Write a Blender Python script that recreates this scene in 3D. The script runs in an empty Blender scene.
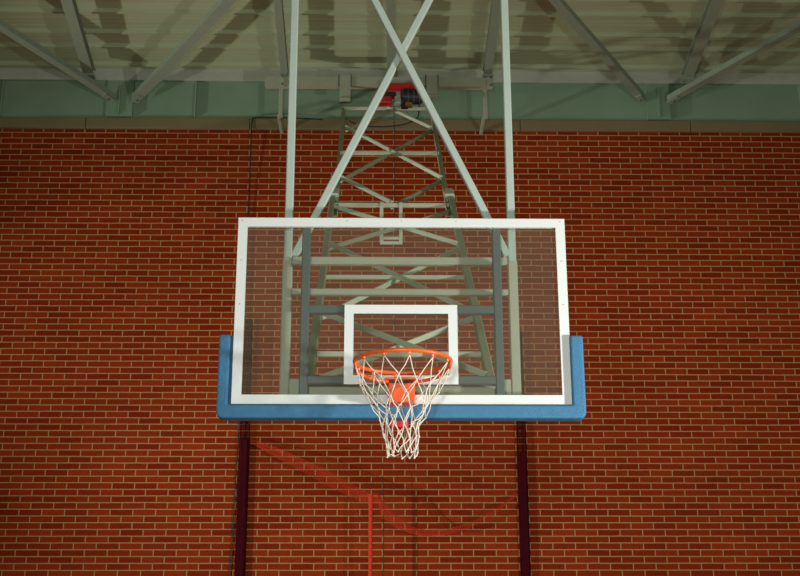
import bpy, bmesh, math, random
from mathutils import Vector, Matrix
random.seed(7)
S = bpy.context.scene
COL = S.collection
V = Vector

# ------------------------------------------------------------------ camera
F_PX, PITCH, DIST, EYE, ROLL, CX, YAW = 1201.914, 0.30270, 6.2288, 1.5986, -0.0018, -0.1184, 0.0173
cy_, sy_ = math.cos(YAW), math.sin(YAW)
cp_, sp_ = math.cos(PITCH), math.sin(PITCH)
r0 = V((cy_, -sy_, 0)); h0 = V((sy_, cy_, 0)); z0 = V((0, 0, 1))
FW = h0 * cp_ + z0 * sp_
U0 = -h0 * sp_ + z0 * cp_
RT = r0 * math.cos(ROLL) + U0 * math.sin(ROLL)
UP = U0 * math.cos(ROLL) - r0 * math.sin(ROLL)
EYEP = V((CX, -DIST, EYE))
cam = bpy.data.cameras.new('camera')
cam.sensor_width = 36.0
cam.lens = F_PX / 800.0 * 36.0
camo = bpy.data.objects.new('camera', cam)
COL.objects.link(camo)
M = Matrix.Identity(4)
for i in range(3):
    M[i][0] = RT[i]; M[i][1] = UP[i]; M[i][2] = -FW[i]; M[i][3] = EYEP[i]
camo.matrix_world = M
cam.clip_end = 200
S.camera = camo

def at(u, v, Y):
    """survey point: where the sight line through (u, v) meets the upright plane y = Y"""
    d = FW + RT * ((u - 400) / F_PX) - UP * ((v - 288) / F_PX)
    return EYEP + d * ((Y - EYEP.y) / d.y)

def atz(u, v, Z):
    d = FW + RT * ((u - 400) / F_PX) - UP * ((v - 288) / F_PX)
    return EYEP + d * ((Z - EYEP.z) / d.z)

# ------------------------------------------------------------------ materials
def lin(c):
    return tuple((x / 12.92 if x <= 0.04045 else ((x + 0.055) / 1.055) ** 2.4) for x in c)

def srgb(r, g, b):
    return (*lin((r / 255, g / 255, b / 255)), 1)

def paint(name, col, rough=0.5, metal=0.0, var=0.12, scale=9.0, bump=0.0, bscale=60.0):
    m = bpy.data.materials.new(name); m.use_nodes = True
    nt = m.node_tree; N = nt.nodes; L = nt.links
    b = N['Principled BSDF']
    b.inputs['Roughness'].default_value = rough
    b.inputs['Metallic'].default_value = metal
    tc = N.new('ShaderNodeTexCoord')
    no = N.new('ShaderNodeTexNoise'); no.inputs['Scale'].default_value = scale; no.inputs['Detail'].default_value = 5
    L.new(tc.outputs['Object'], no.inputs['Vector'])
    mx = N.new('ShaderNodeMix'); mx.data_type = 'RGBA'
    mx.inputs[6].default_value = tuple(c * (1 - var) for c in col[:3]) + (1,)
    mx.inputs[7].default_value = tuple(min(1, c * (1 + var)) for c in col[:3]) + (1,)
    L.new(no.outputs['Fac'], mx.inputs[0])
    L.new(mx.outputs[2], b.inputs['Base Color'])
    if bump:
        n2 = N.new('ShaderNodeTexNoise'); n2.inputs['Scale'].default_value = bscale; n2.inputs['Detail'].default_value = 6
        L.new(tc.outputs['Object'], n2.inputs['Vector'])
        bp = N.new('ShaderNodeBump'); bp.inputs['Strength'].default_value = bump; bp.inputs['Distance'].default_value = 0.01
        L.new(n2.outputs['Fac'], bp.inputs['Height']); L.new(bp.outputs['Normal'], b.inputs['Normal'])
    return m

MAT = {
    'white_line': paint('white_line', (0.80, 0.84, 0.82, 1), 0.45, var=0.02),
    'pale_steel': paint('pale_steel', srgb(182, 195, 184), 0.5, 0.0, 0.08),
    'frame_steel': paint('frame_steel', srgb(174, 172, 150), 0.5, 0.0, 0.08),
    'dark_steel': paint('dark_steel', srgb(84, 95, 96), 0.5, 0.0, 0.10),
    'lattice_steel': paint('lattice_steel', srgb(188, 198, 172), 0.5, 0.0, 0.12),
    'lattice_shaded': paint('lattice_shaded', srgb(146, 152, 122), 0.5, 0.0, 0.12),  # darker copy of the lattice steel, shade of the bars painted in
    'green_steel': paint('green_steel', srgb(124, 150, 124), 0.45, 0.0, 0.12, 3),
    'roof_steel': paint('roof_steel', srgb(132, 146, 126), 0.5, 0.0, 0.10),
    'channel_steel': paint('channel_steel', srgb(156, 162, 138), 0.5, 0.0, 0.12),
    'coping': paint('coping', srgb(122, 106, 72), 0.8, 0.0, 0.10, 4, 0.15),
    'pad': paint('pad', srgb(64, 124, 164), 0.75, 0.0, 0.16, 30, 0.5, 160),
    'orange': paint('orange', (0.88, 0.115, 0.012, 1), 0.38, 0.0, 0.06),
    'red': paint('red', (0.50, 0.010, 0.012, 1), 0.45, 0.0, 0.06),
    'black': paint('black', (0.012, 0.014, 0.014, 1), 0.5, 0.0, 0.1),
    'yellow': paint('yellow', srgb(120, 92, 30), 0.5),
    'cord': paint('cord', srgb(236, 228, 212), 0.85, 0.0, 0.06),
    'maroon': paint('maroon', srgb(60, 5, 17), 0.85, 0.0, 0.25, 14, 0.4, 40),
    'orange_net': paint('orange_net', srgb(200, 52, 16), 0.8, 0.0, 0.12),
    'ceiling': None,
    'floor': paint('floor', srgb(176, 126, 78), 0.35, 0.0, 0.12, 2),
}

# ------------------------------------------------------------------ mesh helpers
class MB:
    """collects shapes, in place coordinates, for one mesh"""
    def __init__(self):
        self.bm = bmesh.new()
    def hexa(self, pts):
        vs = [self.bm.verts.new(p) for p in pts]
        for f in ((0, 3, 2, 1), (4, 5, 6, 7), (0, 1, 5, 4), (1, 2, 6, 5), (2, 3, 7, 6), (3, 0, 4, 7)):
            self.bm.faces.new([vs[i] for i in f])
        return self
    def box(self, x0, x1, y0, y1, z0, z1):
        return self.hexa([(x0, y0, z0), (x1, y0, z0), (x1, y1, z0), (x0, y1, z0),
                          (x0, y0, z1), (x1, y0, z1), (x1, y1, z1), (x0, y1, z1)])
    def section(self, p0, p1, prof, up=(0, 0, 1)):
        """extrude closed 2-D profile (side, up) from p0 to p1"""
        p0, p1 = V(p0), V(p1)
        ax = (p1 - p0).normalized()
        side = ax.cross(V(up)).normalized()
        upv = side.cross(ax).normalized()
        a = [self.bm.verts.new(p0 + side * s + upv * t) for s, t in prof]
        b = [self.bm.verts.new(p1 + side * s + upv * t) for s, t in prof]
        n = len(prof)
        for i in range(n):
            self.bm.faces.new((a[i], a[(i + 1) % n], b[(i + 1) % n], b[i]))
        self.bm.faces.new(a[::-1]); self.bm.faces.new(b)
        return self
    def beam(self, p0, p1, w, h, up=(0, 0, 1), bev=0.12):
        c = min(w, h) * bev
        w, h = w / 2, h / 2
        prof = [(-w + c, -h), (w - c, -h), (w, -h + c), (w, h - c), (w - c, h), (-w + c, h), (-w, h - c), (-w, -h + c)]
        return self.section(p0, p1, prof, up)
    def angle(self, p0, p1, w, t=0.005, up=(0, 0, 1), flip=1):
        h = w / 2
        prof = [(-h, -h), (h, -h), (h, -h + t), (-h + t, -h + t), (-h + t, h), (-h, h)]
        prof = [(a * flip, b) for a, b in prof]
        return self.section(p0, p1, prof, up)
    def tube(self, pts, r, n=8, closed=False):
        pts = [V(p) for p in pts]
        m = len(pts)
        rings = []
        nrm = None
        for i, p in enumerate(pts):
            if closed:
                t = (pts[(i + 1) % m] - pts[i - 1]).normalized()
            else:
                t = (pts[min(i + 1, m - 1)] - pts[max(i - 1, 0)]).normalized()
            if nrm is None:
                nrm = t.cross(V((0, 0, 1)))
                if nrm.length < 1e-3: nrm = t.cross(V((1, 0, 0)))
            nrm = (nrm - t * nrm.dot(t)).normalized()
            bi = t.cross(nrm)
            rr = r[i] if isinstance(r, (list, tuple)) else r
            rings.append([self.bm.verts.new(p + (nrm * math.cos(2 * math.pi * k / n) + bi * math.sin(2 * math.pi * k / n)) * rr) for k in range(n)])
        for i in range(m if closed else m - 1):
            A, B = rings[i], rings[(i + 1) % m]
            for k in range(n):
                self.bm.faces.new((A[k], A[(k + 1) % n], B[(k + 1) % n], B[k]))
        if not closed:
            self.bm.faces.new(rings[0][::-1]); self.bm.faces.new(rings[-1])
        return self
    def ball(self, c, r, sub=1):
        bmesh.ops.create_icosphere(self.bm, subdivisions=sub, radius=r, matrix=Matrix.Translation(c))
        return self
    def prism(self, outline, y0, y1):
        """outline in (x, z), extruded in y"""
        a = [self.bm.verts.new((x, y0, z)) for x, z in outline]
        b = [self.bm.verts.new((x, y1, z)) for x, z in outline]
        n = len(outline)
        fa = self.bm.faces.new(a); fb = self.bm.faces.new(b[::-1])
        for i in range(n):
            self.bm.faces.new((a[i], b[i], b[(i + 1) % n], a[(i + 1) % n]))
        return self
    def build(self, name, mat, parent=None, base=None, smooth=False, bevel=0, seg=2):
        bm = self.bm
        bmesh.ops.recalc_face_normals(bm, faces=bm.faces)
        if parent is not None:
            root = parent
            while root.parent: root = root.parent
            base = V(root.location)
        elif base is None:
            xs = [v.co for v in bm.verts]
            base = V(((min(v.x for v in xs) + max(v.x for v in xs)) / 2,
                      (min(v.y for v in xs) + max(v.y for v in xs)) / 2,
                      min(v.z for v in xs)))
        else:
            base = V(base)
        bmesh.ops.translate(bm, verts=bm.verts, vec=-base)
        me = bpy.data.meshes.new(name)
        bm.to_mesh(me); bm.free()
        if smooth:
            for p in me.polygons: p.use_smooth = True
        me.materials.append(mat if not isinstance(mat, str) else MAT[mat])
        o = bpy.data.objects.new(name, me)
        COL.objects.link(o)
        if parent is not None:
            o.parent = parent
        else:
            o.location = base
        if bevel:
            md = o.modifiers.new('bevel', 'BEVEL'); md.width = bevel; md.segments = seg; md.limit_method = 'ANGLE'
        return o

def tag(o, label=None, cat=None, group=None, kind=None):
    if label: o['label'] = label
    if cat: o['category'] = cat
    if group: o['group'] = group
    if kind: o['kind'] = kind
    return o

def thing(name, loc, label, cat, group=None):
    o = bpy.data.objects.new(name, None); COL.objects.link(o)
    o.empty_display_size = 0.1
    o.location = loc
    return tag(o, label, cat, group)

# ------------------------------------------------------------------ the hall
YW = 7.40                                    # face of the brick wall
def brick_material():
    w = 0.2537
    zt = at(40, 132.5, YW).z
    zb = at(225, 509.3, YW).z
    n = round((zt - zb) / 0.0738)
    rh = (zt - zb) / n
    x1 = at(327, 441, YW).x
    m = bpy.data.materials.new('brick'); m.use_nodes = True
    nt = m.node_tree; N = nt.nodes; L = nt.links
    b = N['Principled BSDF']; b.inputs['Roughness'].default_value = 0.7; b.inputs['Specular IOR Level'].default_value = 0.05
    geo = N.new('ShaderNodeNewGeometry')
    sp = N.new('ShaderNodeSeparateXYZ'); L.new(geo.outputs['Position'], sp.inputs[0])
    ax = N.new('ShaderNodeMath'); ax.inputs[1].default_value = -x1 + w / 2 + 100 * w
    az = N.new('ShaderNodeMath'); az.inputs[1].default_value = -zt + 200 * rh
    L.new(sp.outputs['X'], ax.inputs[0]); L.new(sp.outputs['Z'], az.inputs[0])
    cb = N.new('ShaderNodeCombineXYZ'); L.new(ax.outputs[0], cb.inputs[0]); L.new(az.outputs[0], cb.inputs[1])
    # slight waviness of the joints
    nz = N.new('ShaderNodeTexNoise'); nz.inputs['Scale'].default_value = 7; L.new(cb.outputs[0], nz.inputs['Vector'])
    sb = N.new('ShaderNodeVectorMath'); sb.operation = 'SUBTRACT'; sb.inputs[1].default_value = (0.5, 0.5, 0.5)
    L.new(nz.outputs['Color'], sb.inputs[0])
    sc = N.new('ShaderNodeVectorMath'); sc.operation = 'SCALE'; sc.inputs['Scale'].default_value = 0.006
    L.new(sb.outputs[0], sc.inputs[0])
    ad = N.new('ShaderNodeVectorMath'); L.new(cb.outputs[0], ad.inputs[0]); L.new(sc.outputs[0], ad.inputs[1])
    br = N.new('ShaderNodeTexBrick')
    br.inputs['Scale'].default_value = 1
    br.inputs['Brick Width'].default_value = w; br.inputs['Row Height'].default_value = rh
    br.inputs['Mortar Size'].default_value = 0.0066; br.inputs['Mortar Smooth'].default_value = 0.25
    br.inputs['Bias'].default_value = 0.0
    br.inputs['Color1'].default_value = (0.180, 0.0160, 0.0022, 1)
    br.inputs['Color2'].default_value = (0.265, 0.0300, 0.0048, 1)
    br.inputs['Mortar'].default_value = (0.410, 0.222, 0.088, 1)
    L.new(ad.outputs[0], br.inputs['Vector'])
    n2 = N.new('ShaderNodeTexNoise'); n2.inputs['Scale'].default_value = 28; n2.inputs['Detail'].default_value = 4
    L.new(cb.outputs[0], n2.inputs['Vector'])
    n3 = N.new('ShaderNodeTexNoise'); n3.inputs['Scale'].default_value = 0.9; n3.inputs['Detail'].default_value = 3
    L.new(cb.outputs[0], n3.inputs['Vector'])
    mr = N.new('ShaderNodeMapRange'); mr.inputs['To Min'].default_value = 0.78; mr.inputs['To Max'].default_value = 1.22
    L.new(n2.outputs['Fac'], mr.inputs['Value'])
    mr3 = N.new('ShaderNodeMapRange'); mr3.inputs['To Min'].default_value = 0.80; mr3.inputs['To Max'].default_value = 1.2
    L.new(n3.outputs['Fac'], mr3.inputs['Value'])
    mm = N.new('ShaderNodeMath'); mm.operation = 'MULTIPLY'; L.new(mr.outputs[0], mm.inputs[0]); L.new(mr3.outputs[0], mm.inputs[1])
    cs = N.new('ShaderNodeVectorMath'); cs.operation = 'SCALE'
    L.new(br.outputs['Color'], cs.inputs[0]); L.new(mm.outputs[0], cs.inputs['Scale'])
    L.new(cs.outputs[0], b.inputs['Base Color'])
    hs = N.new('ShaderNodeMath'); hs.operation = 'MULTIPLY_ADD'; hs.inputs[1].default_value = -0.8
    L.new(br.outputs['Fac'], hs.inputs[0]); L.new(n2.outputs['Fac'], hs.inputs[2])
    bp = N.new('ShaderNodeBump'); bp.inputs['Strength'].default_value = 0.5; bp.inputs['Distance'].default_value = 0.006
    L.new(hs.outputs[0], bp.inputs['Height']); L.new(bp.outputs['Normal'], b.inputs['Normal'])
    return m

def ceiling_material():
    m = bpy.data.materials.new('deck'); m.use_nodes = True
    nt = m.node_tree; N = nt.nodes; L = nt.links
    b = N['Principled BSDF']; b.inputs['Roughness'].default_value = 0.42
    tc = N.new('ShaderNodeNewGeometry')
    mp = N.new('ShaderNodeMapping'); mp.inputs['Scale'].default_value = (0.25, 9, 1)
    L.new(tc.outputs['Position'], mp.inputs['Vector'])
    no = N.new('ShaderNodeTexNoise'); no.inputs['Scale'].default_value = 2.2; no.inputs['Detail'].default_value = 4
    L.new(mp.outputs[0], no.inputs['Vector'])
    mx = N.new('ShaderNodeMix'); mx.data_type = 'RGBA'
    mx.inputs[6].default_value = srgb(150, 158, 122); mx.inputs[7].default_value = srgb(172, 181, 147)
    L.new(no.outputs['Fac'], mx.inputs[0]); L.new(mx.outputs[2], b.inputs['Base Color'])
    return m
MAT['maroon'].node_tree.nodes['Principled BSDF'].inputs['Specular IOR Level'].default_value = .08
MAT['brick'] = brick_material()
MAT['ceiling'] = ceiling_material()

XL, XR = -12.0, 12.0
ZC = at(400, 70.5, YW - 0.10).z               # underside of the roof deck
tag(MB().box(XL, XR, YW, YW + 0.3, 0, ZC + 0.25).build('wall_back', 'brick'), kind='structure')
tag(MB().box(XL, XR, -10, YW + 0.3, -0.2, 0).build('floor', 'floor'), kind='structure')
# ribbed roof deck: profile in (y, z), run along x
def deck():
    mb = MB()
    seams = []
    ys = [atz(150, v, ZC).y for v in (9.8, 30.5, 44.5, 63)]
    seams = list(ys)
    a, s = ys[0], 0
    while a > -9.5:
        a -= (0.33, 0.46)[s % 2]; s += 1
        seams.append(a)
    seams.append(ys[-1] + 0.33)
    seams.sort()
    prof = [(-10.0, ZC)]
    last = -10.0
    for y in seams:
        k = max(1, int((y - 0.03 - last) / 0.075))
        for i in range(1, k):
            yy = last + (y - 0.03 - last) * i / k
            prof += [(yy - 0.012, ZC), (yy - 0.006, ZC - 0.0025), (yy + 0.006, ZC - 0.0025), (yy + 0.012, ZC)]
        prof += [(y - 0.028, ZC), (y - 0.017, ZC - 0.046), (y + 0.017, ZC - 0.046), (y + 0.028, ZC)]
        last = y + 0.03
    prof.append((YW + 0.05, ZC))
    bm = mb.bm
    A = [bm.verts.new((XL, y, z)) for y, z in prof]; B = [bm.verts.new((XR, y, z)) for y, z in prof]
    for i in range(len(prof) - 1):
        bm.faces.new((A[i], A[i + 1], B[i + 1], B[i]))
    t = [bm.verts.new(c) for c in ((XL, -10, ZC + .12), (XR, -10, ZC + .12), (XR, YW + .05, ZC + .12), (XL, YW + .05, ZC + .12))]
    bm.faces.new(t)
    return mb
tag(deck().build('ceiling', 'ceiling'), kind='structure')
# beige coping course on top of the brickwork, in panels with open joints
zc0 = at(400, 129.4, YW - .05).z
zc1 = at(400, 118.9, YW - .05).z
cop = MB()
jx = [XL] + [at(u, 123, YW - .03).x for u in (86, 250, 520, 690)]
jx = [jx[1] - 2.6 * k for k in (3, 2, 1)] + jx[1:] + [jx[-1] + 2.6 * k for k in (1, 2, 3)]
for a, b in zip(jx[:-1], jx[1:]):
    cop.box(a + .004, b - .004, YW - .05, YW - .001, zc0, zc1)
tag(cop.build('trim_1', 'coping', bevel=0.006), kind='structure')
# pale flashing where the deck meets the eaves beam
fl = MB()
YF = YW - .10
fl.box(XL, XR, YF, YF + .012, at(400, 81.5, YF).z, ZC - .001)
tag(fl.build('trim_2', paint('flashing', srgb(176, 180, 164), 0.4)), kind='structure')

# ------------------------------------------------------------------ eaves beam: green I-section along the top of the wall
YB = YW - 0.018                               # web face
bz0 = zc1 + .002; bz1 = at(400, 82.5, YB).z
assert bz1 < ZC
eb = thing('eaves_beam', (0, YB, bz0), 'long green steel eaves beam running along the top of the brick wall', 'beam')
MB().box(XL, XR, YB, YB + .012, bz0, bz1).build('web', 'green_steel', eb)
MB().box(XL, XR, YB - .06, YB + .012, bz1 - .014, bz1).build('flange', 'green_steel', eb)
for u in (3, 196, 800):
    x = at(u, 100, YB).x
    MB().box(x - .008, x + .008, YB - .055, YB, bz0 + .001, bz1 - .015).build('stiffener', 'green_steel', eb)
# seat plates with a short column face where the roof braces land
for u0, u1 in ((108, 134), (645, 668)):
    xa, xb = at(u0, 100, YB).x, at(u1, 100, YB).x
    MB().box(xa, xb, YB - .07, YB - .056, bz0 + .001, bz1 - .015).box(xa, xa + .012, YB - .056, YB, bz0 + .001, bz1 - .015).box(xb - .012, xb, YB - .056, YB, bz0 + .001, bz1 - .015).box((xa + xb) / 2 - .01, (xa + xb) / 2 + .01, YB - .10, YB - .07, bz0 + .02, bz1 - .10).build('bearing_plate', 'green_steel', eb)

# ------------------------------------------------------------------ roof steelwork
ZR = at(400, 83.2, 6.82).z + 0.06 + 0.091    # centre height of the rafters, resting on the support channel
def rafter(a, b, w, label, h=0.12):
    A = atz(*a, ZR); B = atz(*b, ZR)
    B = A + (B - A) * 2.4
    mb = MB()
    t = .010
    W, H = w / 2, h / 2
    mb.section(A, B, [(-W, -H), (W, -H), (W, -H + t), (t / 2, -H + t), (t / 2, H - t), (W, H - t), (W, H), (-W, H), (-W, H - t), (-t / 2, H - t), (-t / 2, -H + t), (-W, -H + t)])
    o = mb.build('rafter', 'roof_steel', base=A)
    tag(o, label, 'rafter', 'rafters under the roof deck')
    ax = (B - A).normalized()
    MB().beam(A - V((0, 0, h / 2 + .012)) + ax * .02, A - V((0, 0, h / 2 + .012)) + ax * .14, w * 1.25, .022).build('end_plate', 'roof_steel', o)
    for dx in (-1, 1):
        p = A + ax * .08 + V((dx * w * .4, 0, -h / 2 - .029))
        MB().tube([p, p + V((0, 0, .03))], .009, 6).build('bolt', 'dark_steel', o)
    return o
rafter((90, 74), (68, 0), .12, 'green grey roof rafter above the left eaves beam plate, farthest left rafter')
rafter((285, 75), (278, 0), .085, 'slim roof rafter just left of the left hanging post')
rafter((391, 80), (391, 0), .10, 'roof rafter seen behind the crossing of the two diagonal braces')
rafter((487, 75), (497, 0), .10, 'roof rafter just left of the right hanging post')
rafter((686, 78), (716, 0), .12, 'roof rafter above the right eaves beam plate, farthest right rafter')

def roof_brace(a, b, label, w=.10, h=.07, ext=1.5):
    A = at(*a, YB - .12)
    B = atz(*b, A.z)
    B = A + (B - A) * ext
    ax = (B - A).normalized()
    o = MB().section(A, B, [(-w / 2, -h / 2), (w / 2, -h / 2), (w / 2, h / 2), (w / 2 - .008, h / 2), (w / 2 - .008, -h / 2 + .008), (-w / 2 + .008, -h / 2 + .008), (-w / 2 + .008, h / 2), (-w / 2, h / 2)]).build('roof_brace', 'roof_steel', base=A)
    tag(o, label, 'brace', 'diagonal roof braces')
    MB().beam(A - ax * .03 - V((0, 0, h / 2 + .008)), A + ax * .16 - V((0, 0, h / 2 + .008)), w * .8, .014).build('gusset_plate', 'roof_steel', o)
    p = A + ax * .06 - V((0, 0, h / 2 + .015))
    MB().tube([p, p - V((0, 0, .02))], .011, 6).build('bolt', 'dark_steel', o)
    return o
roof_brace((112, 97), (0, 25), 'diagonal roof brace running from the left beam plate out to the left edge')
roof_brace((136, 98), (228, 0), 'diagonal roof brace rising rightwards from the left beam plate', .115)
roof_brace((642, 98), (556, 0), 'diagonal roof brace rising leftwards from the right beam plate')
roof_brace((670, 99), (800, 26), 'diagonal roof brace running from the right beam plate out to the right edge', .10)

# ------------------------------------------------------------------ support channel carrying hoist and lattice arm
YC = 6.82
A = at(265, 83.2, YC); B = at(492, 83.2, YC)
czm = (A.z + B.z) / 2
ch = thing('support_channel', (0, YC, czm - .06), 'pale steel channel beam carrying the hoist below the roof deck', 'beam')
MB().section((A.x, YC, czm), (B.x, YC, czm), [(-.045, -.06), (.045, -.06), (.045, .06), (-.045, .06), (-.045, .052), (.037, .052), (.037, -.052), (-.045, -.052)]).build('channel', 'channel_steel', ch)
for u in (281, 485.5):
    x = at(u, 100, YC + .06).x
    MB().beam((x, YC + .075, czm - .42), (x, YC + .075, czm - .01), .05, .05, (0, 1, 0)).build('strut', 'channel_steel', ch)
    MB().beam((x - .02, YC + .075, czm - .40), (x - .02, YB - .03, czm - .40), .04, .05).build('foot', 'channel_steel', ch)
for u in (281, 489.5):
    x = at(u, 83, YC - .05).x
    MB().box(x - .035, x + .035, YC - .058, YC - .046, czm - .085, czm + .066).box(x - .035, x + .035, YC - .046, YC + .05, czm + .0605, czm + .066).build('clamp', 'channel_steel', ch)
    for dz in (-.05, .05):
        MB().tube([(x + .018, YC - .075, czm + dz), (x + .018, YC - .058, czm + dz)], .012, 6).build('bolt', 'dark_steel', ch)
for u0, u1, v1 in ((339.5, 350.5, 101), (426.5, 437.5, 98)):
    xa, xb = at(u0, 88, YC - .06).x, at(u1, 88, YC - .06).x
    zb = at(345, v1, YC - .06).z
    xm = (xa + xb) / 2
    h = MB().box(xa, xb, YC - .062, YC - .047, zb, czm + .075).box(xa, xb, YC - .047, YC + .06, czm + .061, czm + .075)
    h.build('hanger_plate', 'channel_steel', ch)
    for s in (-1, 1):
        MB().box(xm + s * .072 - .008, xm + s * .072 + .008, YC - .06, YC - .047, czm - .075, czm + .085).build('clamp_bolt', 'dark_steel', ch)
    MB().tube([(xm - .06, YC - .07, zb + .03), (xm + .06, YC - .07, zb + .03)], .014, 8).build('hinge_pin', 'lattice_shaded', ch)

# ------------------------------------------------------------------ hoist
YH = 6.58
def hb(u0, u1, v0, v1, y0, y1):
    a = at(u0, v1, YH); b = at(u1, v0, YH)
    return MB().box(a.x, b.x, y0, y1, a.z, b.z)
hl = at(400, 105, YH)
ho = thing('electric_hoist', (hl.x, YH, hl.z), 'red electric hoist with black motor hanging from the pale channel beam', 'hoist')
hb(386, 421, 83.5, 92.5, YH - .02, YC - .046).build('cover', 'red', ho, bevel=.012)
hb(377.5, 392, 92.5, 104, YH - .03, YH + .08).build('drum_housing', 'red', ho, bevel=.02)
hb(378, 396, 93.5, 97.5, YH - .045, YH - .031).build('drum_slot', 'black', ho)
hb(394.5, 401, 92.6, 104, YH - .03, YH + .06).build('gearbox', paint('gearbox_grey', srgb(150, 158, 146), .4), ho, bevel=.01)
a = at(401.5, 96.5, YH); b = at(423.5, 96.5, YH)
rm = (at(410, 89.5, YH).z - at(410, 103.8, YH).z) / 2
mt = MB().tube([(a.x, YH, a.z), (a.x + .02, YH, a.z), (b.x - .04, YH, a.z), (b.x, YH, a.z)], [rm * .8, rm, rm, rm * .7], 20).build('motor', 'black', ho, smooth=False)
for k in range(6):
    x = a.x + .04 + k * (b.x - a.x - .09) / 5
    MB().tube([(x, YH, a.z), (x + .006, YH, a.z)], rm * 1.07, 20).build('cooling_fin', 'dark_steel' if k % 2 else 'black', mt)
hb(405.5, 412, 103.6, 107.2, YH - .04, YH + .02).build('label_plate', 'yellow', ho)
hb(401, 408, 103.8, 108, YH - .01, YH + .03).build('foot', 'black', ho)

# ------------------------------------------------------------------ hanging frame behind the backboard
YP = 0.16
def px_z(v, Y=YP): return at(402, v, Y).z
xl = (at(289.3, 215, YP).x + at(284.3, 390, YP).x) / 2
xr = (at(510.3, 215, YP).x + at(516.3, 390, YP).x) / 2
zbot = px_z(396.5)
ztop = ZC - .05
hf = thing('hanging_truss', ((xl + xr) / 2, YP, zbot), 'pale steel hanging truss of two long posts with crossing diagonals above the backboard', 'truss')
for x in (xl, xr):
    MB().beam((x, YP, zbot + .02), (x, YP, ztop), .045, .045, (0, 1, 0)).build('post', 'pale_steel', hf)
    MB().beam((x, YP, zbot), (x, YP, px_z(262)), .054, .054, (0, 1, 0)).build('sleeve', 'frame_steel', hf)
    MB().box(x - .10, x + .10, YP - .08, YP + .08, ztop - .012, ztop + .005).build('ceiling_plate', 'frame_steel', hf)
for v0, v1, m, dy in ((256.3, 264.0, 'frame_steel', 0), (288.3, 294.4, 'frame_steel', 0), (378.5, 395, 'frame_steel', 0)):
    z1, z0_ = px_z(v0, YP - .025), px_z(v1, YP - .025)
    MB().beam((xl + .028, YP, (z0_ + z1) / 2), (xr - .028, YP, (z0_ + z1) / 2), .042, z1 - z0_).build('crossbar', m, hf)
# long diagonals
zlo = px_z(257)
pc = at(400.5, 53, YP)
for s, dy in ((1, -.025), (-1, .022)):
    xs = xr if s > 0 else xl
    xo = xl if s > 0 else xr
    lo = V((xs - s * .03, YP + dy, zlo))
    hi = lo + (V((pc.x, YP + dy, pc.z)) - lo) * ((xo + s * .03 - lo.x) / (pc.x - lo.x))
    MB().beam(lo, hi, .042, .038, (0, 1, 0)).build('diagonal_brace', 'pale_steel', hf)
    zhi = hi.z
MB().beam((xl + .025, YP, zhi + .05), (xr - .025, YP, zhi + .05), .042, .05).build('crossbar', 'frame_steel', hf)
# ------------------------------------------------------------------ backboard
BZ0, BZ1, BX = 2.90, 3.95, 0.90
bb = thing('basketball_hoop', (0, 0, BZ0), 'glass basketball backboard with orange rim, white net and blue bottom padding', 'basketball hoop')
def glass_material():
    m = bpy.data.materials.new('hazy_glass'); m.use_nodes = True
    nt = m.node_tree; N = nt.nodes; L = nt.links
    N.remove(N['Principled BSDF'])
    out = N['Material Output']
    tr = N.new('ShaderNodeBsdfTransparent'); tr.inputs['Color'].default_value = (0.93, 0.955, 0.94, 1)
    df = N.new('ShaderNodeBsdfDiffuse'); df.inputs['Color'].default_value = (0.80, 0.72, 0.50, 1)  # pale diffuse share paints the haze of reflected light into the glass
    gl = N.new('ShaderNodeBsdfGlossy'); gl.inputs['Roughness'].default_value = 0.04
    lw = N.new('ShaderNodeLayerWeight'); lw.inputs['Blend'].default_value = 0.5
    pw = N.new('ShaderNodeMath'); pw.operation = 'POWER'; pw.inputs[1].default_value = 5; L.new(lw.outputs['Facing'], pw.inputs[0])
    fr = N.new('ShaderNodeMath'); fr.operation = 'MULTIPLY_ADD'; fr.inputs[1].default_value = .96; fr.inputs[2].default_value = .03; L.new(pw.outputs[0], fr.inputs[0])
    m1 = N.new('ShaderNodeMixShader'); m1.inputs[0].default_value = 0.030
    no = N.new('ShaderNodeTexNoise'); no.inputs['Scale'].default_value = 2.5; no.inputs['Detail'].default_value = 3
    mr = N.new('ShaderNodeMapRange'); mr.inputs['To Min'].default_value = 0.020; mr.inputs['To Max'].default_value = 0.040
    L.new(no.outputs['Fac'], mr.inputs['Value']); L.new(mr.outputs[0], m1.inputs[0])
    L.new(tr.outputs[0], m1.inputs[1]); L.new(df.outputs[0], m1.inputs[2])
    m2 = N.new('ShaderNodeMixShader'); L.new(fr.outputs[0], m2.inputs[0]); L.new(m1.outputs[0], m2.inputs[1]); L.new(gl.outputs[0], m2.inputs[2])
    L.new(m2.outputs[0], out.inputs['Surface'])
    return m
gp = MB().box(-BX, BX, 0, .012, BZ0, BZ1).build('glass_panel', glass_material(), bb)
def ring(x0, x1, z0, z1, w, y0, y1):
    mb = MB()
    bm = mb.bm
    o = [(x0, z0), (x1, z0), (x1, z1), (x0, z1)]
    i = [(x0 + w, z0 + w), (x1 - w, z0 + w), (x1 - w, z1 - w), (x0 + w, z1 - w)]
    vs = {}
    for k, y in (('f', y0), ('b', y1)):
        vs['o' + k] = [bm.verts.new((x, y, z)) for x, z in o]
        vs['i' + k] = [bm.verts.new((x, y, z)) for x, z in i]
    for n in range(4):
        m = (n + 1) % 4
        bm.faces.new((vs['of'][n], vs['of'][m], vs['if'][m], vs['if'][n]))
        bm.faces.new((vs['ob'][m], vs['ob'][n], vs['ib'][n], vs['ib'][m]))
        bm.faces.new((vs['of'][m], vs['of'][n], vs['ob'][n], vs['ob'][m]))
        bm.faces.new((vs['if'][n], vs['if'][m], vs['ib'][m], vs['ib'][n]))
    return mb
bd = ring(-BX, BX, BZ0 + .001, BZ1 - .003, .051, -.004, .014).build('border', 'white_line', bb)
tag(bd, 'white painted border')
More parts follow.
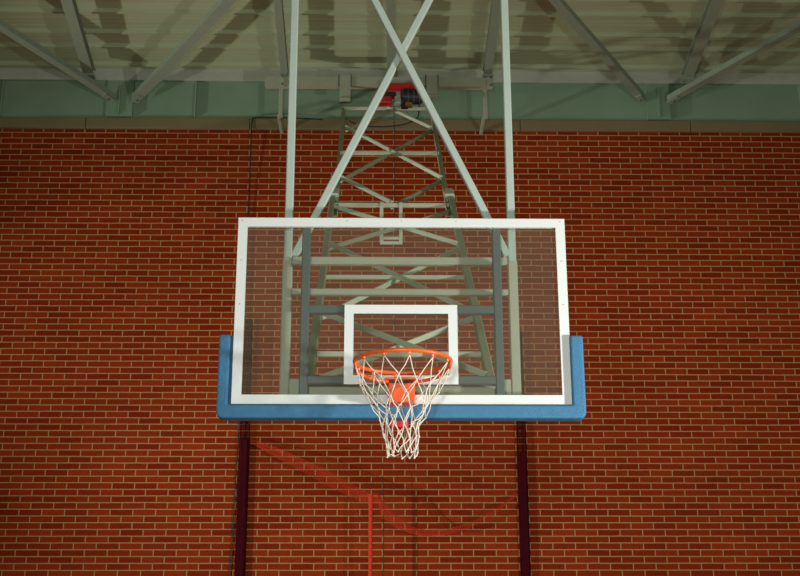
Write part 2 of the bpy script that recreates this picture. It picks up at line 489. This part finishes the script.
for x, z in ((-.875, 3.93), (-.30, 3.93), (0, 3.93), (.30, 3.93), (.875, 3.93), (-.875, 3.45), (.875, 3.45), (-.875, 3.7), (.875, 3.7)):
    MB().tube([(x, -.006, z), (x, -.003, z)], .004, 8).build('screw', 'pale_steel', bd)
tx0, tx1 = at(344.2, 345, 0).x, at(457.8, 345, 0).x
tz1, tz0 = at(400, 305, 0).z, at(400, 384.4, 0).z
tag(ring(tx0, tx1, tz0, tz1, .049, -.003, -.0002).build('target_square', 'white_line', bb), 'white painted target rectangle')
# dark steel carrier bolted to the back of the glass
YS = .042
xsl = (at(306, 260, YS).x + at(303.8, 370, YS).x) / 2
xsr = (at(497, 260, YS).x + at(499, 370, YS).x) / 2
cz = lambda v: at(402, v, YS - .02).z
sf = MB()
for x in (xsl, xsr):
    sf.beam((x, YS, BZ0 + .05), (x, YS, BZ1 - .05), .046, .05, (0, 1, 0))
for v0, v1 in ((304.8, 313.2), (375.6, 384)):
    sf.beam((xsl + .023, YS, (cz(v0) + cz(v1)) / 2), (xsr - .023, YS, (cz(v0) + cz(v1)) / 2), .046, cz(v0) - cz(v1))
sfo = sf.build('carrier_frame', 'dark_steel', bb)
tag(sfo, 'dark grey steel carrier frame behind the glass')
for x in (xsl, xsr):
    for z in (cz(261), cz(292), cz(389)):
        MB().box(x - .02, x + .02, YS + .026, YP - .022, z - .02, z + .02).build('spacer', 'dark_steel', sfo)
# padding: one U-shaped foam profile round the bottom edge
xo0, xi0 = at(216.6, 400, -.03).x, at(227.8, 400, -.03).x
xi1, xo1 = at(572.6, 400, -.03).x, at(585.8, 400, -.03).x
pzb = at(400, 421.2, .05).z; pzi = at(400, 404.8, -.03).z
pzt = at(224, 334.5, -.03).z
R = .035
def arc(cx, cz_, r, a0, a1, n=6):
    return [(cx + r * math.cos(math.radians(a0 + (a1 - a0) * k / n)), cz_ + r * math.sin(math.radians(a0 + (a1 - a0) * k / n))) for k in range(n + 1)]
out = [(xo0, pzt)] + arc(xo0 + R, pzb + R, R, 180, 270) + arc(xo1 - R, pzb + R, R, 270, 360) + [(xo1, pzt), (xi1, pzt), (xi1, pzi), (xi0, pzi), (xi0, pzt)]
pad = MB().prism(out, -.038, .055).build('padding', 'pad', bb, bevel=.012, seg=3)
tag(pad, 'blue foam padding round the lower edge')
MB().box(xi0 + .001, xi1 - .001, -.026, -.0045, pzi - .001, pzi + .004).box(xi0 - .001, -BX - .0005, -.024, .04, pzi + .005, pzt - .004).box(BX + .0005, xi1 + .001, -.024, .04, pzi + .005, pzt - .004).build('seam', paint('pad_seam', srgb(34, 70, 92), .8), pad)

# ------------------------------------------------------------------ rim
RC = V((at(402.7, 361, -.376).x, -.376, 3.04)); RR = .2405
circ = lambda r, z, n, a0=0: [RC + V((r * math.cos(2 * math.pi * k / n + a0), r * math.sin(2 * math.pi * k / n + a0), z)) for k in range(n)]
rim = MB().tube(circ(RR, 0, 64), .0105, 10, True).build('rim', 'orange', bb, smooth=True)
tag(rim, 'orange steel rim')
# lower brace: half ring dropping from the rim sides to the mount
bp_ = []
for k in range(33):
    a_ = math.radians(-8 + 196 * k / 32)
    d = math.sin(max(0, min(1, (k) / 32)) * math.pi) ** .6 if 0 < k < 32 else 0
    bp_.append(RC + V(((RR - .004) * math.cos(a_), (RR - .004) * math.sin(a_) + .012 * d, -.046 * d - .004)))
MB().tube(bp_, .0095, 8).build('brace', 'orange', rim, smooth=True)
mz = at(400, 382.6, -.15).z; mz2 = at(400, 402.3, -.15).z
mxa, mxb = at(388.3, 392, -.15).x, at(414.8, 392, -.15).x
MB().prism([(mxa, mz), (mxa, mz2), (mxb, mz2), (mxb, mz)], -.15, -.001).build('mount_box', 'orange', rim, bevel=.005)
MB().box(mxa + .004, mxb - .004, -.148, -.002, mz + .001, mz + .014).build('spring_gap', 'black', rim)
pl = MB()
x0, x1 = RC.x - .09, RC.x + .09
pl.hexa([(x0, -.165, mz + .015), (x1, -.165, mz + .015), (x1, -.002, mz + .015), (x0, -.002, mz + .015),
         (x0, -.165, mz + .026), (x1, -.165, mz + .026), (x1, -.002, mz + .026), (x0, -.002, mz + .026)])
pl.build('mount_plate', 'orange', rim, bevel=.003)
ra = at(389.5, 426.6, .05); rb = at(408.5, 419, .05)
tag(MB().box(ra.x, rb.x, .062, .12, ra.z, rb.z + .06).build('rear_mount', paint('bright_red', (.80, .02, .03, 1), .4), bb, bevel=.008), 'red end of the rim mount showing below the padding')
# hooks and net
NH = 12
A0 = math.radians(7)
hk = MB()
for k in range(NH):
    a_ = 2 * math.pi * k / NH + A0
    c = RC + V((RR * math.cos(a_), RR * math.sin(a_), -.013))
    tang = V((-math.sin(a_), math.cos(a_), 0))
    loop = [c + tang * .011 * math.cos(t * math.pi / 4) + V((0, 0, .010 * math.sin(t * math.pi / 4))) for t in range(8)]
    MB().tube(loop, .0028, 5, True).build('hook', 'orange', rim)
rows = [(0.0, .2385), (-.105, .196), (-.185, .150), (-.255, .117), (-.320, .094), (-.380, .082), (-.432, .076), (-.474, .070)]
net = MB()
rnd = random.Random(5)
drift = [V((0, 0, 0))] + [V((rnd.uniform(-1, 1) * .006 - .0018 * i, rnd.uniform(-1, 1) * .006, 0)) for i in range(1, 8)]
kn = []
for i, (dz, r) in enumerate(rows):
    rowp = []
    for k in range(NH):
        a_ = 2 * math.pi * (k + (.5 if i % 2 else 0)) / NH + A0 + (rnd.uniform(-.09, .09) if i else 0)
        rr = r * (1 + (rnd.uniform(-.10, .10) if i else 0))
        zz = dz * .965 - .022 + (rnd.uniform(-.017, .017) if i else 0)
        rowp.append(RC + drift[i] + V((rr * math.cos(a_), rr * math.sin(a_), zz)))
    kn.append(rowp)
def cord(p, q, r=.0027):
    mid = (p + q) / 2 + V((rnd.uniform(-1, 1), rnd.uniform(-1, 1), rnd.uniform(-1, 0))) * .006
    net.tube([p, (p * .5 + mid * .5) * 1.0, mid, (q * .5 + mid * .5), q], r, 5)
for i in range(len(rows) - 1):
    for k in range(NH):
        p = kn[i][k]
        if i % 2 == 0:
            qs = (kn[i + 1][k], kn[i + 1][(k - 1) % NH])
        else:
            qs = (kn[i + 1][k], kn[i + 1][(k + 1) % NH])
        for q in qs: cord(p, q)
for i in range(1, len(rows)):
    for p in kn[i]: net.ball(p, .0058, 1)
for k in range(NH):
    net.tube([kn[0][k] + V((0, 0, .016)), kn[0][k]], .0036, 5)
tag(net.build('net', 'cord', rim, smooth=True), 'white knotted cord net')

# ------------------------------------------------------------------ lattice arm from the channel down to the backboard
T = V((0, 6.80, at(390, 109, 6.80).z)); E_ = V((0, .38, at(402, 388, .38).z))
LAX = (E_ - T).normalized(); LNR = LAX.cross(V((1, 0, 0))).normalized()
if LNR.y > 0: LNR = -LNR
LT = (E_ - T).length
def tof(v):
    n = LNR
    d = FW - UP * ((v - 288) / F_PX)
    P = EYEP + d * ((T - EYEP).dot(n) / d.dot(n))
    return (P - T).dot(LAX)
XM = (at(391, 109, 6.8).x + at(400, 388, .38).x) / 2
def lp(t, x, off=0.0): return T + LAX * t + V((XM - .036 + .0042 * t + x, 0, 0)) + LNR * off
la = thing('lattice_arm', lp(LT, 0), 'long sloping steel lattice arm rising from the backboard to the channel beam', 'lattice arm')
tj = tof(195)
HU, HL = .485, .515
for s in (-1, 1):
    MB().angle(lp(-.15, s * (HU + .04)), lp(tof(214), s * (HU - .004)), .048, .006, LNR, -s).build('stringer', 'lattice_shaded', la)
    MB().beam(lp(tj, s * HL, .01), lp(LT, s * HL, .01), .05, .055, LNR).build('stringer', 'lattice_shaded', la)
    MB().beam(lp(tj - .02, s * (HL - .01), .02), lp(tj + .16, s * (HL - .01), .02), .085, .075, LNR).build('slide_collar', 'lattice_steel', la)
tops = {}
for v, h, w, m in ((109, HU + .03, .036, 'lattice_steel'), (153.7, HU + .012, .036, 'lattice_steel'), (205.8, HL, .037, 'lattice_steel'), (277.9, HL, .031, 'lattice_steel'), (355, HL, .034, 'lattice_steel'), (386, HL, .04, 'frame_steel')):
    t = tof(v)
    fr = .004
    MB().beam(lp(t, -h, fr), lp(t, h, fr), w * .9, w * .96).build('rung', m, la)
def xb(v0, x0, v1, x1, off, w=.036, m='lattice_steel', fl=1):
    MB().beam(lp(tof(v0), x0, off), lp(tof(v1), x1, off), w * .85, w).build('diagonal_brace', m, la)
u = HU - .02
xb(109, 0, 129, u, .02); xb(109, 0, 129, -u, -.02, m='lattice_shaded')
xb(129, -u, 179, u, .02); xb(129, u, 179, -u, -.02, m='lattice_shaded')
xb(179, -u, 205, 0, .02); xb(179, u, 205, 0, -.02, m='lattice_shaded')
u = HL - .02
xb(209, -u, 246, u, .02); xb(209, u, 246, -u, -.02, m='lattice_shaded')
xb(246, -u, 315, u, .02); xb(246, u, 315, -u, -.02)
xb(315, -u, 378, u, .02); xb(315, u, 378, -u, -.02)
# small catch frame hanging from the middle rung
tr_ = tof(206.3)
pr = lp(tr_, 0, .03)
cf = MB()
xa, xb_ = at(381.6, 225, pr.y).x, at(400.8, 225, pr.y).x
zq = at(391, 241, pr.y).z
for x in (xa, xb_):
    cf.beam((x, pr.y, zq - .02), (x, pr.y, pr.z), .03, .03, (0, 1, 0))
for v in (238.4, 243):
    z = at(391, v, pr.y).z
    cf.beam((xa - .012, pr.y - .002, z), (xb_ + .012, pr.y - .002, z), .025, .024)
tag(cf.build('catch_frame', 'lattice_steel', la), 'small pale rectangular frame hanging from the middle rung')
for s in (-1, 1):
    MB().box(XM + s * HL - .03, XM + s * HL + .03, YP + .03, E_.y + .02, E_.z - .04, E_.z + .03).build('hinge', 'dark_steel', la)

# ------------------------------------------------------------------ cables
def cable(pts, label, r=.007, name='cable'):
    # smooth the polyline a little
    P = [V(p) for p in pts]
    Q = []
    for i in range(len(P) - 1):
        p0 = P[max(i - 1, 0)]; p1 = P[i]; p2 = P[i + 1]; p3 = P[min(i + 2, len(P) - 1)]
        for k in range(6):
            t = k / 6
            Q.append(.5 * ((2 * p1) + (p2 - p0) * t + (2 * p0 - 5 * p1 + 4 * p2 - p3) * t * t + (3 * p1 - p0 - 3 * p2 + p3) * t ** 3))
    Q.append(P[-1])
    o = MB().tube(Q, r, 6).build(name, 'black', smooth=True)
    return tag(o, label, 'cable')
yc = YW - .060; yd = YW - .024
cable([at(322, 119.5, yc), at(290, 118.0, yc), at(268, 117.6, yc), at(255, 117.8, yc), at(252, 121, yc), at(251, 140, yc), at(249, 205, yd), at(245.0, 300, yd), at(238.6, 432, yd),
       at(236.0, 470, yd), at(234.2, 502, yd), at(230.6, 560, yd), at(228, 600, yd), V((at(228, 600, yd).x, yd, 0.005))], 'thin black cable dropping down the brick wall beside the left maroon bundle')
ym = 6.9
cable([at(349, 121, ym), at(362, 125.5, ym), at(385, 126.7, ym), at(405, 124, ym), at(417, 118, ym), at(419, 108, ym), at(418.5, 101, ym), at(417, 96, ym)], 'black power cable sagging in a loop below the red hoist', .008)
cable([at(394, 107, YH), at(394.4, 200, YH), at(394.7, 345, YH)], 'thin hoist line hanging straight down behind the lattice arm', .0045, 'hoist_line')
yn = YW - .3
cable([at(382.5, 476, yn), at(383.2, 520, yn), at(383, 580, yn), at(383, 640, yn)], 'thin dark line hanging beside the bright red strap', .005, 'hanging_line')

# ------------------------------------------------------------------ netting on the wall
def mesh_strip(cols, rows_, fn, name, mat, parent, th):
    """woven strip: fn(i, j) gives a point; strands become thin ribs"""
    mb = MB(); bm = mb.bm
    g = [[bm.verts.new(fn(i / cols, j / rows_)) for j in range(rows_ + 1)] for i in range(cols + 1)]
    for i in range(cols):
        for j in range(rows_):
            bm.faces.new((g[i][j], g[i + 1][j], g[i + 1][j + 1], g[i][j + 1]))
    o = mb.build(name, mat, parent)
    w = o.modifiers.new('strands', 'WIREFRAME'); w.thickness = th; w.use_replace = True; w.use_even_offset = False
    return o
def bundle(ua, va, wpx, vtop, vsolid, label, seed, slant):
    yq = YW - .062
    rr = random.Random(seed)
    c = at(ua, va, yq)
    w = wpx * .0113 / 2
    zs = at(ua, vsolid, yq).z; zt = at(ua, vtop, yq).z
    o = thing('gathered_net', (c.x, yq, 0.0), label, 'net', 'gathered maroon nets')
    mb = MB(); bm = mb.bm
    n = 18
    zz = [zs * k / 36 for k in range(37)]
    rings = []
    for k, z in enumerate(zz):
        ring_ = []
        for q in range(n):
            a_ = 2 * math.pi * q / n
            f = 1 + .13 * math.sin(5 * a_ + .3 * math.sin(k * .4)) + rr.uniform(-.03, .03)
            x = w * f * math.cos(a_)
            dz = -slant * x if k == 36 else 0
            ring_.append(bm.verts.new((c.x + x, yq + w * .8 * f * math.sin(a_), z + dz)))
        rings.append(ring_)
    for A_, B_ in zip(rings[:-1], rings[1:]):
        for q in range(n):
            bm.faces.new((A_[q], A_[(q + 1) % n], B_[(q + 1) % n], B_[q]))
    bm.faces.new(rings[0][::-1]); bm.faces.new(rings[-1])
    mb.build('folded_net', 'maroon', o)
    def fn(a, b):
        t = 2 * math.pi * a
        f = 1 - .25 * b
        return V((c.x + w * f * math.cos(t), yq + w * .7 * f * math.sin(t), zs - .02 + (zt - zs) * b))
    mesh_strip(16, 44, fn, 'open_mesh', 'maroon', o, .0065)
    return o
bundle(243.6, 470, 10, 318, 439, 'gathered dark maroon net hanging down the wall, left of the hoop', 1, .55)
bundle(522.6, 470, 9.5, 330, 452, 'gathered dark maroon net hanging down the wall, right of the hoop', 2, -.3)

sag = thing('sagging_net', (at(370.6, 494, YW - .45).x, YW - .45, 0), 'translucent orange netting sagging between the two maroon bundles over a red strap', 'net')
upper = [(250.5, 438.5), (275, 447), (300, 458), (325, 470), (350, 484), (368, 493), (378, 493.5), (386, 503), (398, 517), (412, 527), (425, 530), (445, 530), (470, 523), (495, 510), (517, 492)]
lower = [(250.5, 443), (275, 456), (300, 470), (325, 484), (345, 494), (360, 501), (378, 503), (382, 517), (395, 527), (410, 533), (425, 536), (445, 535), (470, 528), (495, 514), (517, 495)]
def interp(pts, t):
    f = t * (len(pts) - 1); i = min(int(f), len(pts) - 2); f -= i
    return (pts[i][0] + (pts[i + 1][0] - pts[i][0]) * f, pts[i][1] + (pts[i + 1][1] - pts[i][1]) * f)
def depth(t): return YW - .10 - .34 * math.sin(math.pi * t)
def fs(a, b):
    p = interp(upper, a); q = interp(lower, a)
    return at(p[0] + (q[0] - p[0]) * b, p[1] + (q[1] - p[1]) * b, depth(a) - .03 * math.sin(math.pi * b))
nt_ = mesh_strip(170, 9, fs, 'netting', 'orange_net', sag, .0047)
vg = nt_.vertex_groups.new(name='wear')
for v_ in nt_.data.vertices:
    a_ = (v_.index // 10) / 170
    vg.add([v_.index], .25 if a_ < .02 else (1.0 if a_ < .74 else max(.42, 1 - (a_ - .74) * 4)), 'REPLACE')
nt_.modifiers['strands'].vertex_group = 'wear'
def strap(u0, w, v0, v1):
    p = at(u0, v0, YW - .45); q = V((p.x, p.y, 0.0))
    mb = MB(); bm = mb.bm
    n = 40; rings = []
    for k in range(n + 1):
        c = p + (q - p) * (k / n)
        ww = w * (1 + .12 * math.sin(k * 1.9) + .06 * math.sin(k * 4.1))
        rings.append([bm.verts.new(c + V((ww * math.cos(t * math.pi / 5), ww * .7 * math.sin(t * math.pi / 5), 0))) for t in range(10)])
    for A_, B_ in zip(rings[:-1], rings[1:]):
        for t in range(10):
            bm.faces.new((A_[t], A_[(t + 1) % 10], B_[(t + 1) % 10], B_[t]))
    bm.faces.new(rings[0][::-1]); bm.faces.new(rings[-1])
    return mb
tag(strap(370.6, .022, 494, 580).build('strap', 'orange_net', sag), 'bright red vertical strap')

# ------------------------------------------------------------------ light
def area(name, loc, target, energy, size, col):
    l = bpy.data.lights.new(name, 'AREA'); l.energy = energy; l.size = size; l.color = col; l.shape = 'DISK'
    o = bpy.data.objects.new(name, l); COL.objects.link(o)
    o.location = loc
    o.rotation_euler = (V(target) - V(loc)).to_track_quat('-Z', 'Y').to_euler()
    return o
def spot(name, loc, target, energy, cone, blend, radius, col):
    l = bpy.data.lights.new(name, 'SPOT'); l.energy = energy; l.spot_size = math.radians(cone); l.spot_blend = blend
    l.shadow_soft_size = radius; l.color = col
    o = bpy.data.objects.new(name, l); COL.objects.link(o)
    o.location = loc
    o.rotation_euler = (V(target) - V(loc)).to_track_quat('-Z', 'Y').to_euler()
    return o
WARM = (1.0, .97, .90)
spot('unseen_flood', (-11.0, 4.0, 2.5), (7.0, 6.6, 9.6), 2500, 50, 1.0, .16, WARM)      # roof wash from the left
spot('unseen_flood', (-9.0, -1.0, 1.2), (2.2, 7.4, 2.4), 2250, 54, 1.0, .12, WARM)      # wall wash from the left
spot('unseen_flood', (6.0, -3.0, 1.0), (2.2, 7.4, 2.4), 800, 64, 1.0, .14, WARM)         # fill added to even out the wall from the right
area('unseen_flood', (4.2, -2.4, 2.15), (-2.0, -1.2, 3.3), 250, .30, (1.0, 1.0, .96))         # key on the hoop
area('front_fill', (-0.6, -6.0, 2.3), (0, 0, 3.5), 160, .45, (.97, 1.0, .97))          # soft frontal fill added beside the camera
w = bpy.data.worlds.new('hall_air'); S.world = w; w.use_nodes = True
w.node_tree.nodes['Background'].inputs[0].default_value = (.80, 1.0, .80, 1)
w.node_tree.nodes['Background'].inputs[1].default_value = .15

S.view_settings.view_transform = 'Standard'
S.view_settings.look = 'None'
S.view_settings.exposure = 0.0
S.view_settings.gamma = 1.0
S.view_settings.use_curve_mapping = False
